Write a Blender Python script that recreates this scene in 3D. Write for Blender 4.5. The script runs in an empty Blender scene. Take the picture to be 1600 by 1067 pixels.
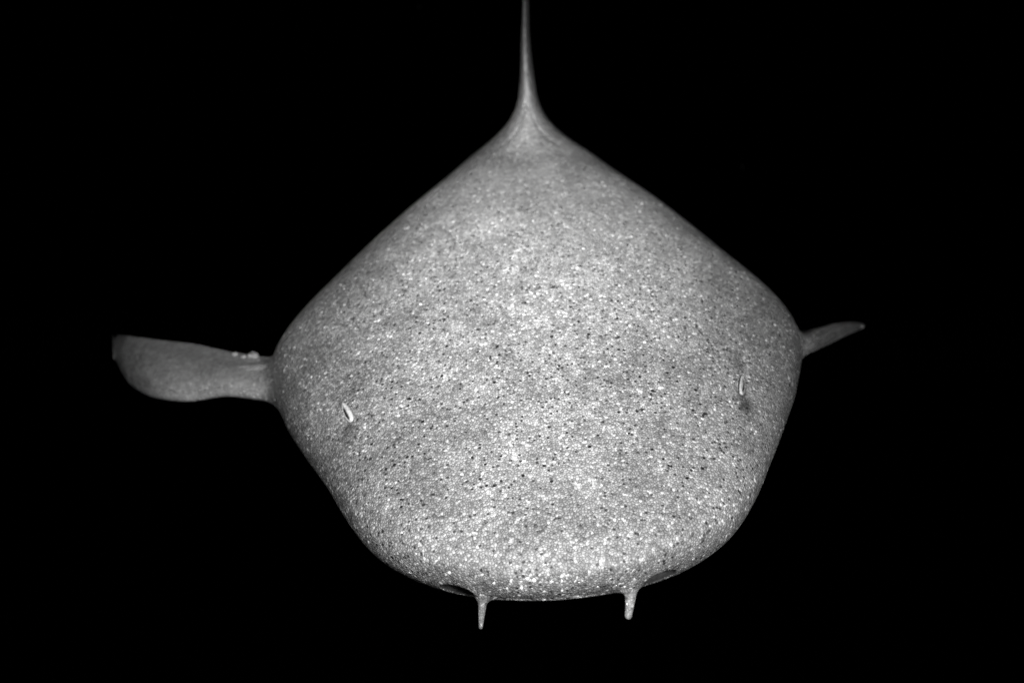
import bpy, bmesh, math, random
import numpy as np
from mathutils import Vector, Matrix

S = bpy.context.scene
COL = S.collection

# ------------------------------------------------------------------ camera
F_PX, DIST = 2000.0, 1.00
al = math.radians(25)
CAM = np.array([0, -DIST * math.cos(al), DIST * math.sin(al)])
be = al - math.atan(96 / F_PX)
Fw = np.array([0, math.cos(be), -math.sin(be)])
Up = np.array([0, math.sin(be), math.cos(be)])
Rt = np.array([1.0, 0, 0])
ya = math.atan(45 / F_PX)
F2 = Fw * math.cos(ya) - Rt * math.sin(ya)
R2 = Rt * math.cos(ya) + Fw * math.sin(ya)
CX = 0.998 * R2 - 0.064 * Up
CY = 0.064 * R2 + 0.998 * Up
CZ = -F2
cd = bpy.data.cameras.new("camera")
cam = bpy.data.objects.new("camera", cd)
COL.objects.link(cam)
cam.matrix_world = Matrix(((CX[0], CY[0], CZ[0], CAM[0]), (CX[1], CY[1], CZ[1], CAM[1]),
                           (CX[2], CY[2], CZ[2], CAM[2]), (0, 0, 0, 1)))
cd.sensor_width = 36
cd.lens = F_PX / 1600 * 36
cd.clip_start = 0.02
cd.clip_end = 200
cd.dof.use_dof = True
cd.dof.focus_distance = 0.945
cd.dof.aperture_fstop = 4.6
S.camera = cam

# ------------------------------------------------------------------ world: unlit night water
w = bpy.data.worlds.new("World")
S.world = w
w.use_nodes = True
w.node_tree.nodes["Background"].inputs[0].default_value = (0, 0, 0, 1)
w.node_tree.nodes["Background"].inputs[1].default_value = 0.0

S.view_settings.view_transform = 'Standard'
S.view_settings.look = 'None'
S.view_settings.exposure = 0
S.view_settings.gamma = 1

# ------------------------------------------------------------------ two underwater strobes beside the camera, plus an added fill
def strobe_or_fill(loc, target, power, half_angle):
    l = bpy.data.lights.new("strobe_or_fill_light", 'SPOT')
    l.energy = power
    l.shadow_soft_size = .06
    l.spot_size = 2 * math.radians(half_angle)
    l.spot_blend = 1.0
    o = bpy.data.objects.new("strobe_or_fill_light", l)
    COL.objects.link(o)
    o.location = loc
    o.rotation_euler = (Vector(target) - Vector(loc)).to_track_quat('-Z', 'Y').to_euler()
    return o
def beside_lens(right, up, ahead):
    return tuple(CAM + CX * right + CY * up - CZ * ahead)
strobe_or_fill(beside_lens(-.185, .13, .44), (0.02, 0.08, 0.0), 13, 46)
strobe_or_fill(beside_lens(.185, -.06, .44), (0.0, 0.08, 0.0), 15.5, 50)
strobe_or_fill((-0.10, -2.02, 0.50), (0.0, 0.165, 0.06), 430, 5.3)        # snooted lamp added to brighten the back

# ------------------------------------------------------------------ implicit shark
#IMPLICIT
def pchip(x, xs, ys):
    xs = np.asarray(xs, float); ys = np.asarray(ys, float)
    h = np.diff(xs); d = np.diff(ys) / h
    m = np.zeros(len(xs))
    w1 = 2 * h[1:] + h[:-1]; w2 = h[1:] + 2 * h[:-1]
    ok = d[:-1] * d[1:] > 0
    with np.errstate(all='ignore'):
        mm = (w1 + w2) / (w1 / d[:-1] + w2 / d[1:])
    m[1:-1] = np.where(ok, mm, 0); m[0] = d[0]; m[-1] = d[-1]
    x = np.clip(x, xs[0], xs[-1])
    i = np.clip(np.searchsorted(xs, x) - 1, 0, len(h) - 1)
    t = (x - xs[i]) / h[i]; t2 = t * t; t3 = t2 * t
    return ((2*t3 - 3*t2 + 1) * ys[i] + (t3 - 2*t2 + t) * h[i] * m[i]
            + (-2*t3 + 3*t2) * ys[i+1] + (t3 - t2) * h[i] * m[i+1])

Y0, TIP = -.15, .09
YS = [-.15, -.11, -.05, 0, .05, .10, .17, .24, .31, .37, .46, .6, .9, 1.3]
HW = [.0910, .1245, .1578, .1800, .2030, .2235, .2385, .2110, .1680, .1260, .0863, .072, .04, .012]
ZT = [-.046, -.034, -.014, .003, .022, .043, .073, .0993, .1176, .1235, .1100, .066, -.02, -.12]
ZM = [-.0640, -.062, -.058, -.052, -.046, -.041, -.037, -.037, -.031, -.023, -.016, -.0307, -.0807, -.1507]
HB = [.036, .05, .06, .066, .072, .076, .08, .085, .09, .09, .085, .07, .035, .012]
PT = [2.4, 2.3, 2.2, 2.1, 2.0, 1.95, 1.92, 1.844, 1.75, 1.70, 1.75, 1.8, 2., 2.]
CXO = [0, 0, 0, -.0005, -.003, -.005, -.007, -.006, -.003, -.001, 0, 0, 0, 0]

def smin(a, b, k):
    h = np.clip(.5 + .5 * (b - a) / k, 0, 1)
    return b + (a - b) * h - k * h * (1 - h)

def seg2(u, v, u0, v0, u1, v1, r0, r1, rm):
    """2-D tapered section: distance to a chord with lens-shaped half thickness."""
    du, dv = u1 - u0, v1 - v0
    L2 = du * du + dv * dv + 1e-12
    t = np.clip(((u - u0) * du + (v - v0) * dv) / L2, 0, 1)
    d = np.hypot(u - u0 - t * du, v - v0 - t * dv)
    bulge = np.sin(np.pi * t**.55)
    return d - (r0 + (r1 - r0) * t + (rm - .5 * (r0 + r1)) * bulge)

def ell(x, y, z, c, r, R=None):
    p = [x - c[0], y - c[1], z - c[2]]
    if R is not None:
        p = [p[0] * R[k][0] + p[1] * R[k][1] + p[2] * R[k][2] for k in range(3)]
    q = np.sqrt((p[0] / r[0])**2 + (p[1] / r[1])**2 + (p[2] / r[2])**2) + 1e-9
    n = np.sqrt(p[0]**2 + p[1]**2 + p[2]**2)
    return n - n / q

def f_trunk(x, y, z):
    t = np.clip((y - Y0) / TIP, 0, 1)
    k1 = np.maximum(1 - (1 - t)**2.9, 1e-5)**(1 / 2.9)
    k2 = np.maximum(1 - (1 - t)**2.6, 1e-5)**(1 / 2.6)
    a = pchip(y, YS, HW) * k1
    zm = pchip(y, YS, ZM)
    ht = (pchip(y, YS, ZT) - zm) * k2
    hb = pchip(y, YS, HB) * k2
    pt = pchip(y, YS, PT)
    e = .012 * np.clip((y - .1) / .2, 0, 1)
    xx = x - pchip(y, YS, CXO)
    ax = np.sqrt(xx * xx + e * e) - e * .9
    dz = z - zm
    up = dz > 0
    P = np.where(up, pt, 2.2)
    H = np.where(up, ht, hb)
    q = ((np.abs(ax) / a)**P + (np.abs(dz) / H)**P)**(1 / P) + 1e-9
    rho = np.sqrt(ax * ax + dz * dz) + 1e-9
    return np.maximum(rho - rho / q, Y0 - y)

# pectoral fins: chord end points by distance from the midline
PL_L = [(-.2164, .130, -.0415), (-.2436, .140, -.0436), (-.2834, .150, -.0404), (-.3277, .160, -.0470), (-.3584, .175, -.0485), (-.3924, .210, -.0508), (-.4211, .260, -.0455)]
PL_T = [(-.2253, .190, -.0410), (-.2467, .190, -.0304), (-.2878, .205, -.0287), (-.3360, .235, -.0287), (-.3770, .250, -.0273), (-.4049, .270, -.0295), (-.4357, .310, -.0401)]
PR_L = [(.2195, .150, -.0356), (.2406, .160, -.0375), (.2680, .210, -.0523), (.3037, .280, -.0744), (.3384, .350, -.1005)]
PR_T = [(.2359, .230, -.0516), (.2583, .240, -.0559), (.2933, .290, -.0742), (.3341, .360, -.1005), (.3580, .410, -.1234)]
def f_pec(x, y, z, L, T, r0, r1, rm, sgn, far, yf, kf):
    L = np.array(L); T = np.array(T)
    L = L[np.argsort(L[:, 0])]; T = T[np.argsort(T[:, 0])]
    out = np.abs(x) - (far + kf * (y - yf))
    end = np.clip(-out / .035, 0.03, 1)**.5
    d = seg2(y, z, pchip(x, L[:, 0], L[:, 1]), pchip(x, L[:, 0], L[:, 2]), pchip(x, T[:, 0], T[:, 1]), pchip(x, T[:, 0], T[:, 2]),
             r0 * end, r1 * end, rm * end)
    return np.maximum(np.maximum(d, out), .18 - x * sgn)

DZ = [.06, .10, .135, .15, .175, .20, .227, .255, .28]
DL = [.31, .33, .355, .37, .39, .41, .43, .45, .47]
DT = [.56, .56, .56, .555, .55, .545, .54, .535, .53]
DR = [.020, .0155, .0122, .0100, .0068, .0050, .0032, .0021, .0015]
DX = [0, 0, .0010, .0013, .0021, .0025, .0041, .0058, .0075]
def f_dorsal(x, y, z):
    r = pchip(z, DZ, DR)
    c = pchip(z, DZ, DX)
    d = seg2(x, y, c, pchip(z, DZ, DL), c + .004, pchip(z, DZ, DT), r * .10, .002, r)
    return np.maximum(np.maximum(d, z - .28), .05 - z)

def f_caudal(x, y, z):
    b = seg2(y, z, 1.05, -.07, 1.5, -.12, .05, .012, .06)
    return np.maximum(b, np.abs(x) - .008)

BARB = [((-.0520, -.1325, -.0790), (-.0535, -.139, -.0930), (-.0554, -.145, -.1050), .0040, .0015),
        ((.0540, -.1320, -.0790), (.0515, -.139, -.0930), (.0492, -.145, -.1030), .0048, .0025)]
def f_barbel(x, y, z, b):
    p0, p1, p2, r0, r1 = b
    d = None
    for (A, B, ra, rb) in ((p0, p1, r0, .5 * (r0 + r1)), (p1, p2, .5 * (r0 + r1), r1)):
        ab = [B[i] - A[i] for i in range(3)]
        L2 = sum(c * c for c in ab)
        t = np.clip(((x - A[0]) * ab[0] + (y - A[1]) * ab[1] + (z - A[2]) * ab[2]) / L2, 0, 1)
        q = np.sqrt((x - A[0] - t * ab[0])**2 + (y - A[1] - t * ab[1])**2 + (z - A[2] - t * ab[2])**2) - (ra + (rb - ra) * t)
        d = q if d is None else np.minimum(d, q)
    return d

NOS = [(-.0700, -.1290, -.0838), (.0725, -.1265, -.0836)]
EYE = [(-.1595, .028, -.0137), (.1590, .0325, -.0123)]
def f_nostril(x, y, z, c):
    sg = 1 if c[0] > 0 else -1
    return ell(x, y, z, c, (.0135, .0130, .0074), ((.9 * sg, .44, 0), (.44 * sg, -.9, 0), (0, 0, 1)))

def f_shark(x, y, z, box=True):
    f = f_trunk(x, y, z)
    f = smin(f, f_dorsal(x, y, z), .040)
    f = smin(f, f_pec(x, y, z, PL_L, PL_T, .0050, .0034, .0100, -1, .423, .26, .28), .012)
    f = smin(f, f_pec(x, y, z, PR_L, PR_T, .0035, .0022, .0085, 1, .345, .36, .25), .012)
    f = smin(f, ell(x, y, z, (-.273, .172, -.0306), (.045, .005, .0042), ((.985, -.08, .11), (.09, .99, 0), (-.11, .01, .99))), .006)
    f = smin(f, f_caudal(x, y, z), .03)
    f = smin(f, ell(x, y, z, (-.001, -.1285, -.0893), (.048, .010, .0034)), .005)
    for b in BARB:
        f = smin(f, f_barbel(x, y, z, b), .015)
    for c in NOS:
        f = -smin(-f, f_nostril(x, y, z, c), .0022)
    for c in EYE:
        sg = 1 if c[0] > 0 else -1
        f = -smin(-f, ell(x, y, z, (c[0] + sg * .001, c[1] - .012, c[2] + .002), (.0025, .012, .005)), .008)
    return f
#END

def surface_net(xs, ys, zs, f):
    nx, ny, nz = len(xs), len(ys), len(zs)
    V = np.empty((nx, ny, nz), np.float32)
    for i in range(0, nx, 16):
        V[i:i+16] = f(xs[i:i+16, None, None], ys[None, :, None], zs[None, None, :])
    neg = V < 0
    cnt = np.zeros((nx-1, ny-1, nz-1), np.int8)
    for a in (0, 1):
        for b in (0, 1):
            for c in (0, 1):
                cnt += neg[a:nx-1+a, b:ny-1+b, c:nz-1+c]
    I, J, K = np.nonzero((cnt > 0) & (cnt < 8))
    idx = -np.ones(cnt.shape, np.int64)
    idx[I, J, K] = np.arange(len(I))
    acc = np.zeros((len(I), 3)); n = np.zeros(len(I))
    G = (xs, ys, zs)
    corners = [(a, b, c) for a in (0, 1) for b in (0, 1) for c in (0, 1)]
    for A in corners:
        for ax in range(3):
            if A[ax]: continue
            B = list(A); B[ax] = 1
            ia = (I+A[0], J+A[1], K+A[2]); ib = (I+B[0], J+B[1], K+B[2])
            va, vb = V[ia], V[ib]
            m = (va < 0) != (vb < 0)
            t = np.where(m, va / np.where(m, va - vb, 1), 0)
            for d in range(3):
                pa, pb = G[d][ia[d]], G[d][ib[d]]
                acc[:, d] += np.where(m, pa + (pb - pa) * t, 0)
            n += m
    P = acc / n[:, None]
    quads = []
    for ax in range(3):
        s0 = [slice(None)] * 3; s1 = [slice(None)] * 3
        s0[ax] = slice(0, -1); s1[ax] = slice(1, None)
        ch = neg[tuple(s0)] != neg[tuple(s1)]
        e = np.nonzero(ch)
        o1, o2 = (ax + 1) % 3, (ax + 2) % 3
        ok = (e[o1] > 0) & (e[o2] > 0) & (e[o1] < V.shape[o1]-1) & (e[o2] < V.shape[o2]-1)
        e = [q[ok] for q in e]
        flip = ~neg[e[0], e[1], e[2]]
        ids = []
        for (d1, d2) in ((-1, -1), (0, -1), (0, 0), (-1, 0)):
            q = [e[0].copy(), e[1].copy(), e[2].copy()]
            q[o1] += d1; q[o2] += d2
            ids.append(idx[q[0], q[1], q[2]])
        Q = np.stack(ids, 1)
        Q[flip] = Q[flip][:, ::-1]
        quads.append(Q)
    return P, np.concatenate(quads)

def grad(f, P, h=4e-4):
    g = np.empty_like(P)
    for d in range(3):
        a = P.copy(); b = P.copy()
        a[:, d] += h; b[:, d] -= h
        g[:, d] = (f(a[:, 0], a[:, 1], a[:, 2]) - f(b[:, 0], b[:, 1], b[:, 2])) / (2 * h)
    return g

def project(f, P, it=2, lim=.002):
    for _ in range(it):
        g = grad(f, P)
        v = f(P[:, 0], P[:, 1], P[:, 2])
        st = -v[:, None] * g / np.maximum((g * g).sum(1), .05)[:, None]
        L = np.linalg.norm(st, axis=1)
        P = P + st * np.minimum(1, lim / np.maximum(L, 1e-9))[:, None]
    return P

def subdivide(P, Q):
    E = np.concatenate([Q[:, [0, 1]], Q[:, [1, 2]], Q[:, [2, 3]], Q[:, [3, 0]]])
    E = np.sort(E, 1)
    key = E[:, 0] * (len(P) + 1) + E[:, 1]
    u, first, inv = np.unique(key, return_index=True, return_inverse=True)
    mid = P[E[first]].mean(1)
    fc = P[Q].mean(1)
    n0, n1, m = len(P), len(P) + len(u), len(Q)
    e = inv.reshape(4, m) + n0
    c = np.arange(m) + n1
    Q2 = np.concatenate([np.stack([Q[:, k], e[k], c, e[k-1]], 1) for k in range(4)])
    return np.concatenate([P, mid, fc]), Q2

def axis(*segs):
    out = []
    for a, b, st in segs:
        out.append(np.linspace(a, b, max(1, int(round((b - a) / st))), endpoint=False))
    return np.concatenate(out + [np.array([segs[-1][1]])])

# ------------------------------------------------------------------ materials
def nodes(name):
    m = bpy.data.materials.new(name)
    m.use_nodes = True
    nt = m.node_tree
    b = nt.nodes["Principled BSDF"]
    def N(t, **k):
        n = nt.nodes.new(t)
        for a, v in k.items():
            if a.startswith('_'): n.inputs[a[1:].replace('_', ' ')].default_value = v
            else: setattr(n, a, v)
        return n
    def M(op, a, b_=None, c=None, clamp=False):
        n = nt.nodes.new('ShaderNodeMath'); n.operation = op; n.use_clamp = clamp
        for i, v in enumerate((a, b_, c)):
            if v is None: continue
            if isinstance(v, (int, float)): n.inputs[i].default_value = v
            else: nt.links.new(v, n.inputs[i])
        return n.outputs[0]
    def ramp(v, a, b_, lo=0., hi=1.):
        n = nt.nodes.new('ShaderNodeMapRange'); n.interpolation_type = 'SMOOTHSTEP'
        nt.links.new(v, n.inputs[0])
        for i, q in enumerate((a, b_, lo, hi)): n.inputs[i+1].default_value = q
        return n.outputs[0]
    return m, nt, b, N, M, ramp

def simple(name, v, rough, spec=.5):
    m, nt, b, N, M, ramp = nodes(name)
    co = N('ShaderNodeTexCoord').outputs['Object']
    n = N('ShaderNodeTexNoise', _Scale=420., _Detail=5.)
    nt.links.new(co, n.inputs['Vector'])
    val = M('MULTIPLY', ramp(n.outputs['Fac'], .3, .7, .7, 1.25), v)
    c = N('ShaderNodeCombineColor')
    for i in range(3): nt.links.new(val, c.inputs[i])
    nt.links.new(c.outputs[0], b.inputs['Base Color'])
    b.inputs['Roughness'].default_value = rough
    b.inputs['Specular IOR Level'].default_value = spec
    return m

def skin_material(name, base, strength=1.0, smoothness=0.0):
    """Grey shark skin: packed denticles, each with its own tone and tilt, dark pores, pale flecks."""
    m, nt, b, N, M, ramp = nodes(name)
    L = nt.links.new
    co = N('ShaderNodeNewGeometry').outputs['Position']
    sep = N('ShaderNodeSeparateXYZ'); L(co, sep.inputs[0])
    X, Y, Z = sep.outputs
    # broad mottling
    n1 = N('ShaderNodeTexNoise', _Scale=9., _Detail=5., _Roughness=.55); L(co, n1.inputs['Vector'])
    n2 = N('ShaderNodeTexNoise', _Scale=38., _Detail=5., _Roughness=.65); L(co, n2.inputs['Vector'])
    n3 = N('ShaderNodeTexNoise', _Scale=160., _Detail=3., _Roughness=.6); L(co, n3.inputs['Vector'])
    mott = M('MULTIPLY', M('MULTIPLY', ramp(n1.outputs['Fac'], .3, .7, .83, 1.15), ramp(n2.outputs['Fac'], .3, .7, .82, 1.15)),
             ramp(n3.outputs['Fac'], .3, .7, .86, 1.12))
    # head mask: the flat top of the head carries pores and pale flecks
    ax = M('ABSOLUTE', X)
    head = M('MULTIPLY', M('MULTIPLY', ramp(Y, .06, .28, 1., .04), ramp(Y, -.14, -.08, .45, 1.)), ramp(ax, .11, .20, 1., .12))
    # denticles
    v1 = N('ShaderNodeTexVoronoi', _Scale=470., _Randomness=1.); L(co, v1.inputs['Vector'])
    v1e = N('ShaderNodeTexVoronoi', feature='DISTANCE_TO_EDGE', _Scale=470., _Randomness=1.); L(co, v1e.inputs['Vector'])
    cs = N('ShaderNodeSeparateColor'); L(v1.outputs['Color'], cs.inputs[0])
    r1, r2, r3 = cs.outputs
    cell = ramp(r1, 0., 1., .70, 1.30)
    bright = ramp(r2, .86, .97, 0., 1.)
    glint = ramp(r3, .90, .93, 0., 1.)
    groove = ramp(v1e.outputs['Distance'], .0, .22, .42, 1.)
    soft = M('MULTIPLY', M('MULTIPLY', ramp(ax, .235, .265, 1., .4), ramp(Y, .08, .34, 1., .62)), strength)
    grv = M('ADD', M('MULTIPLY', M('SUBTRACT', groove, 1.), soft), 1.)
    clv = M('ADD', M('MULTIPLY', M('SUBTRACT', cell, 1.), soft), 1.)
    # dark pores, thick on top of the head, finer and sparser towards the back
    nz = M('MULTIPLY', M('SUBTRACT', n3.outputs['Fac'], .5), .14)
    v2 = N('ShaderNodeTexVoronoi', _Scale=135., _Randomness=1.); L(co, v2.inputs['Vector'])
    c2 = N('ShaderNodeSeparateColor'); L(v2.outputs['Color'], c2.inputs[0])
    size = M('ADD', M('MULTIPLY', c2.outputs[1], .10), .11)
    spot = M('LESS_THAN', M('ADD', v2.outputs['Distance'], nz), size)
    clump = ramp(n2.outputs['Fac'], .34, .58, .2, 1.)
    have = M('LESS_THAN', c2.outputs[0], clump)
    pore = M('MULTIPLY', M('MULTIPLY', spot, have), head, clamp=True)
    v4 = N('ShaderNodeTexVoronoi', _Scale=210., _Randomness=1.); L(co, v4.inputs['Vector'])
    c4 = N('ShaderNodeSeparateColor'); L(v4.outputs['Color'], c4.inputs[0])
    head2 = M('MULTIPLY', ramp(Y, .12, .30, 1., .12), ramp(ax, .14, .24, 1., .2))
    pore2 = M('MULTIPLY', M('MULTIPLY', ramp(v4.outputs['Distance'], .14, .34, 1., 0.), M('LESS_THAN', c4.outputs[0], M('MULTIPLY', clump, .65))), head2)
    # pale flecks
    v3 = N('ShaderNodeTexVoronoi', _Scale=150., _Randomness=1.); L(co, v3.inputs['Vector'])
    c3 = N('ShaderNodeSeparateColor'); L(v3.outputs['Color'], c3.inputs[0])
    fleck = M('MULTIPLY', M('MULTIPLY', ramp(v3.outputs['Distance'], .12, .34, 1., 0.), ramp(c3.outputs[1], .6, .75, 0., 1.)), ramp(Y, -.06, .12, 1., .25))
    val = M('MULTIPLY', M('MULTIPLY', mott, base), M('MULTIPLY', grv, clv))
    val = M('MULTIPLY', val, M('ADD', 1., M('MULTIPLY', M('MAXIMUM', bright, glint), M('MULTIPLY', soft, .9))))  # glints on denticles are also painted in as lighter base colour
    val = M('MULTIPLY', val, M('ADD', 1., M('MULTIPLY', fleck, .5 * strength)))
    val = M('MULTIPLY', val, M('SUBTRACT', 1., M('MULTIPLY', pore, .93 * strength)))
    val = M('MULTIPLY', val, M('SUBTRACT', 1., M('MULTIPLY', pore2, .8 * strength)))
    # fold shadow painted into the skin in front of each eye, dark marks behind
    for e in EYE_SHADE_MARKS:
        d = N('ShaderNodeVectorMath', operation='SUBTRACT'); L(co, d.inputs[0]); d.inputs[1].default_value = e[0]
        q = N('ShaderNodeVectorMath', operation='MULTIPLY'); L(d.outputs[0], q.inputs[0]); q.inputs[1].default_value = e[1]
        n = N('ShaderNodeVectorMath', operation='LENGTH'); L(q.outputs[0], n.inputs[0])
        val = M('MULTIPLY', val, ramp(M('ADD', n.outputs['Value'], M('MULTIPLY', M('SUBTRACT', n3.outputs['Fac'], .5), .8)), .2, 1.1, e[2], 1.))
    val = M('MINIMUM', val, .9)
    c = N('ShaderNodeCombineColor')
    for i in range(3): L(val, c.inputs[i])
    L(c.outputs[0], b.inputs['Base Color'])
    # relief: domed denticles, each tilted a little
    dome = ramp(v1e.outputs['Distance'], 0., .35, 0., 1.)
    hgt = M('SUBTRACT', M('ADD', dome, M('MULTIPLY', fleck, .8)), M('MULTIPLY', M('ADD', pore, pore2), 1.2))
    bp = N('ShaderNodeBump', _Strength=.55 * strength, _Distance=.0007)
    L(hgt, bp.inputs['Height'])
    off = N('ShaderNodeVectorMath', operation='SUBTRACT'); L(v1.outputs['Color'], off.inputs[0]); off.inputs[1].default_value = (.5, .5, .5)
    sc = N('ShaderNodeVectorMath', operation='SCALE'); L(off.outputs[0], sc.inputs[0]); L(M('MULTIPLY', M('ADD', .17, M('MULTIPLY', glint, 1.5)), soft), sc.inputs['Scale'])
    ad = N('ShaderNodeVectorMath', operation='ADD'); L(bp.outputs[0], ad.inputs[0]); L(sc.outputs[0], ad.inputs[1])
    nm = N('ShaderNodeVectorMath', operation='NORMALIZE'); L(ad.outputs[0], nm.inputs[0])
    L(nm.outputs[0], b.inputs['Normal'])
    L(M('SUBTRACT', .45, M('MULTIPLY', glint, .27)), b.inputs['Roughness'])
    b.inputs['Specular IOR Level'].default_value = .4
    return m

EYE_SHADE_MARKS = [((-.1565, .010, -.019), (95, 42, 60), .55), ((-.156, .050, -.006), (80, 70, 60), .6),
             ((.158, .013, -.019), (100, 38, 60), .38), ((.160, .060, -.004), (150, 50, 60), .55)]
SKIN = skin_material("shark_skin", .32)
FLESH = simple("nostril_flesh", .035, .5, .25)
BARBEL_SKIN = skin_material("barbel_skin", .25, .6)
LID = simple("pale_eyelid", .66, .35)
EYE_DARK = simple("dark_eye", .035, .12)
IRIS = simple("pale_iris", .55, .2)

# ------------------------------------------------------------------ the shark
BASE = Vector((0, .35, -.17))
shark = bpy.data.objects.new("shark", None)
shark.empty_display_size = .2
shark.location = BASE
COL.objects.link(shark)
shark["label"] = "grey speckled nurse shark facing the camera with two barbels under its snout"
shark["category"] = "shark"

xs = axis((-.56, -.45, .02), (-.45, -.40, .0028), (-.40, -.30, .006), (-.30, -.165, .005), (-.165, -.145, .0022), (-.145, -.085, .005), (-.085, -.038, .0016), (-.038, .038, .005),
          (.038, .085, .0016), (.085, .145, .005), (.145, .165, .0022), (.165, .30, .005), (.30, .40, .0035))
# narrower steps where the dorsal fin is thin
xs = np.unique(np.round(np.concatenate([xs, np.arange(-.03, .0301, .0025)]), 5))
ys = axis((-.172, -.115, .0018), (-.115, -.03, .005), (-.03, .05, .003), (.05, .60, .006), (.60, 1.6, .02))
zs = axis((-.26, -.125, .007), (-.125, -.06, .0018), (-.06, 0, .0028), (0, .29, .006))

def f_main(x, y, z): return f_shark(x, y, z)
P, Q = surface_net(xs, ys, zs, f_main)
P = project(f_main, P, 2)
P, Q = subdivide(P, Q)
P = project(f_main, P, 2)
Nrm = grad(f_main, P)
Nrm /= np.maximum(np.linalg.norm(Nrm, axis=1), 1e-9)[:, None]

def region_mesh(name, sel, mat):
    q = Q[sel]
    u, inv = np.unique(q, return_inverse=True)
    v = P[u] - np.array(BASE)
    me = bpy.data.meshes.new(name)
    me.vertices.add(len(u)); me.vertices.foreach_set("co", v.astype(np.float32).ravel())
    n = len(q)
    me.loops.add(4 * n); me.polygons.add(n)
    me.loops.foreach_set("vertex_index", inv.ravel().astype(np.int32))
    me.polygons.foreach_set("loop_start", np.arange(0, 4 * n, 4, dtype=np.int32))
    me.polygons.foreach_set("loop_total", np.full(n, 4, np.int32))
    me.update(calc_edges=True)
    me.validate()
    me.polygons.foreach_set("use_smooth", np.ones(len(me.polygons), bool))
    me.normals_split_custom_set_from_vertices(Nrm[u].astype(np.float32))
    me.materials.append(mat)
    o = bpy.data.objects.new(name, me)
    COL.objects.link(o)
    o.parent = shark
    return o

cen = P[Q].mean(1)
own = np.zeros(len(Q), int)
for k, b in enumerate(BARB):
    p0 = np.array(b[0]); d = np.array(b[2]) - p0
    t = ((cen - p0) @ d) / (d @ d)
    own[(t > .30) & (np.linalg.norm(cen[:, :2] - (p0 + t[:, None] * d)[:, :2], axis=1) < .012) & (cen[:, 2] < -.08)] = 1 + k
for k, c in enumerate(NOS):
    own[f_nostril(cen[:, 0], cen[:, 1], cen[:, 2], c) < .0006] = 3 + k
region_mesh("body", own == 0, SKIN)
for k in (1, 2):
    if (own == k).any(): region_mesh("barbel", own == k, BARBEL_SKIN)
for k in (3, 4):
    if (own == k).any(): region_mesh("nostril", own == k, FLESH)

# ------------------------------------------------------------------ eyes
def mesh_obj(name, bm, mat, parent=None, smooth=True):
    me = bpy.data.meshes.new(name)
    bm.to_mesh(me); bm.free()
    for p in me.polygons: p.use_smooth = smooth
    me.materials.append(mat)
    o = bpy.data.objects.new(name, me)
    COL.objects.link(o)
    if parent: o.parent = parent
    return o

def tube(bm, pts, rad, seg=10, closed=True):
    n = len(pts); rings = []
    for i in range(n):
        a, b = pts[(i - 1) % n], pts[(i + 1) % n]
        t = (b - a).normalized()
        u = t.cross(Vector((0, 0, 1))).normalized(); v = u.cross(t)
        rings.append([bm.verts.new(pts[i] + rad[i] * (math.cos(q) * u + math.sin(q) * v)) for q in [2 * math.pi * k / seg for k in range(seg)]])
    for i in range(n):
        A, B = rings[i], rings[(i + 1) % n]
        for k in range(seg):
            bm.faces.new((A[k], A[(k + 1) % seg], B[(k + 1) % seg], B[k]))
    bmesh.ops.recalc_face_normals(bm, faces=bm.faces)

def ball(bm, c, r, u=24, v=14):
    bmesh.ops.create_uvsphere(bm, u_segments=u, v_segments=v, radius=1, matrix=Matrix.Translation(c) @ Matrix.Diagonal((*r, 1)))

def make_eye(c, top, bot, n, side, fat=1.0, lid=None):
    """Eye frame: local x = towards the midline, y = towards the rear end of the slit, z = outwards."""
    n = Vector(n).normalized()
    l = Vector(top) - Vector(bot); l = (l - l.dot(n) * n).normalized()
    m = l.cross(n) * (1 if Vector(l.cross(n)).x * side < 0 else -1)
    e = bpy.data.objects.new("eye", None); e.empty_display_size = .01
    COL.objects.link(e); e.parent = shark
    def W(bm):
        for vtx in bm.verts:
            vtx.co = m * vtx.co.x + l * vtx.co.y + n * vtx.co.z
        bmesh.ops.recalc_face_normals(bm, faces=bm.faces)
        return bm
    e.location = Vector(c) - BASE
    L_, W_ = .0106, .0028
    bm = bmesh.new(); ball(bm, (0, 0, -.0016), (W_, L_ * .93, .0030)); mesh_obj("eyeball", W(bm), EYE_DARK, e)
    bm = bmesh.new()
    pts = [Vector((.0012 + .0006 * math.sin(3 * t), -.0070 + .0150 * t, .0016 - .0012 * (2 * t - 1)**2)) for t in [k / 14 for k in range(15)]]
    rad = [.0009 * (math.sin(math.pi * (k + .8) / 15.6))**.5 for k in range(15)]
    tube(bm, pts + pts[::-1][1:-1], rad + rad[::-1][1:-1], 8)
    mesh_obj("iris", W(bm), IRIS, e)
    bm = bmesh.new(); pts = []; rad = []
    for k in range(48):
        q = 2 * math.pi * k / 48
        y = L_ * math.sin(q); x = W_ * math.cos(q) * (1 - .5 * ((math.sin(q) + 1) / 2)**2)
        front = max(0, -math.sin(q))
        x += .0010 * front
        pts.append(Vector((x, y, .0004 + .0004 * math.cos(q))))
        rad.append(.0004 + fat * .0009 * max(0, math.cos(q))**.7 + .0007 * front**3)
    tube(bm, pts, rad)
    mesh_obj("eyelid", W(bm), lid or LID, e)
    return e
make_eye((-.1600, .0275, -.0122), (-.1650, .032, -.0090), (-.1560, .017, -.0190), (-.52, -.52, .68), -1, 1.75)
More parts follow.
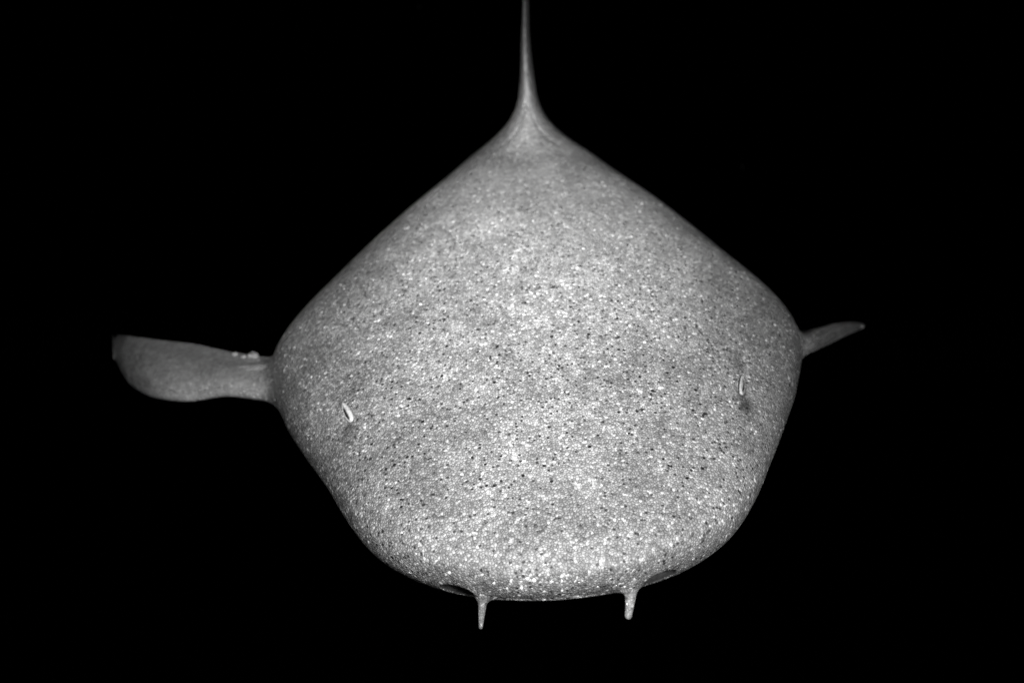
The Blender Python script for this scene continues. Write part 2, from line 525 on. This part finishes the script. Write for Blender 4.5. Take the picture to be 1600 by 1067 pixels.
make_eye((.1592, .0305, -.0112), (.1633, .037, -.0080), (.1562, .022, -.0180), (.68, -.36, .64), 1, .75, simple("shaded_eyelid", .5, .35))  # right lid coloured darker to stand in for weaker light on it

# ------------------------------------------------------------------ backdrop: night water and the sea floor
bm = bmesh.new()
bmesh.ops.create_icosphere(bm, subdivisions=4, radius=30)
o = mesh_obj("sea_water", bm, simple("dark_water", .002, .9, 0.))
o["kind"] = "structure"

from mathutils import noise
bm = bmesh.new()
bmesh.ops.create_grid(bm, x_segments=150, y_segments=150, size=20)
for v in bm.verts:
    p = v.co.copy()
    v.co.z = -7.5 + .5 * noise.fractal(p * .35, 1., 2., 5) + .25 * abs(noise.noise(p * 1.3))
o = mesh_obj("seabed", bm, simple("seabed_rock", .03, .9, .1))
o["kind"] = "structure"

random.seed(5)
bm = bmesh.new()
for _ in range(70):
    p = Vector((random.uniform(-1.3, 1.3), random.uniform(.7, 1.8), random.uniform(-1.0, .5)))
    bmesh.ops.create_icosphere(bm, subdivisions=1, radius=random.uniform(.0005, .0010), matrix=Matrix.Translation(p))
o = mesh_obj("drifting_particles", bm, simple("silt", .10, .8, .2))
o["kind"] = "stuff"

# pale flecks clinging to the rear edge and face of the side fin
PALE = simple("pale_fleck", .40, .8)
def fleck(c, r, label, seed):
    random.seed(seed)
    bm = bmesh.new()
    for k in range(5):
        d = Vector([random.uniform(-.6, .6) * r for _ in range(3)])
        bmesh.ops.create_icosphere(bm, subdivisions=2, radius=r * random.uniform(.45, .8), matrix=Matrix.Translation(d))
    for v in bm.verts:
        v.co *= 1 + .5 * noise.noise(v.co * 700 + Vector((seed, 0, 0)))
        v.co.z *= .65; v.co.x *= 1.15
    o = mesh_obj("fleck", bm, PALE)
    o.location = c
    o["label"] = label; o["category"] = "fleck"; o["group"] = "pale flecks on the side fin"
fleck((-.2680, .196, -.0262), .0050, "largest pale fleck on the rear edge of the side fin, nearest the shark's flank", 1)
fleck((-.2775, .194, -.0265), .0036, "middle-sized pale fleck on the side fin, just outside the largest fleck", 2)
fleck((-.2870, .200, -.0250), .0028, "smallest pale fleck on the side fin's rear edge, farthest from the flank", 3)
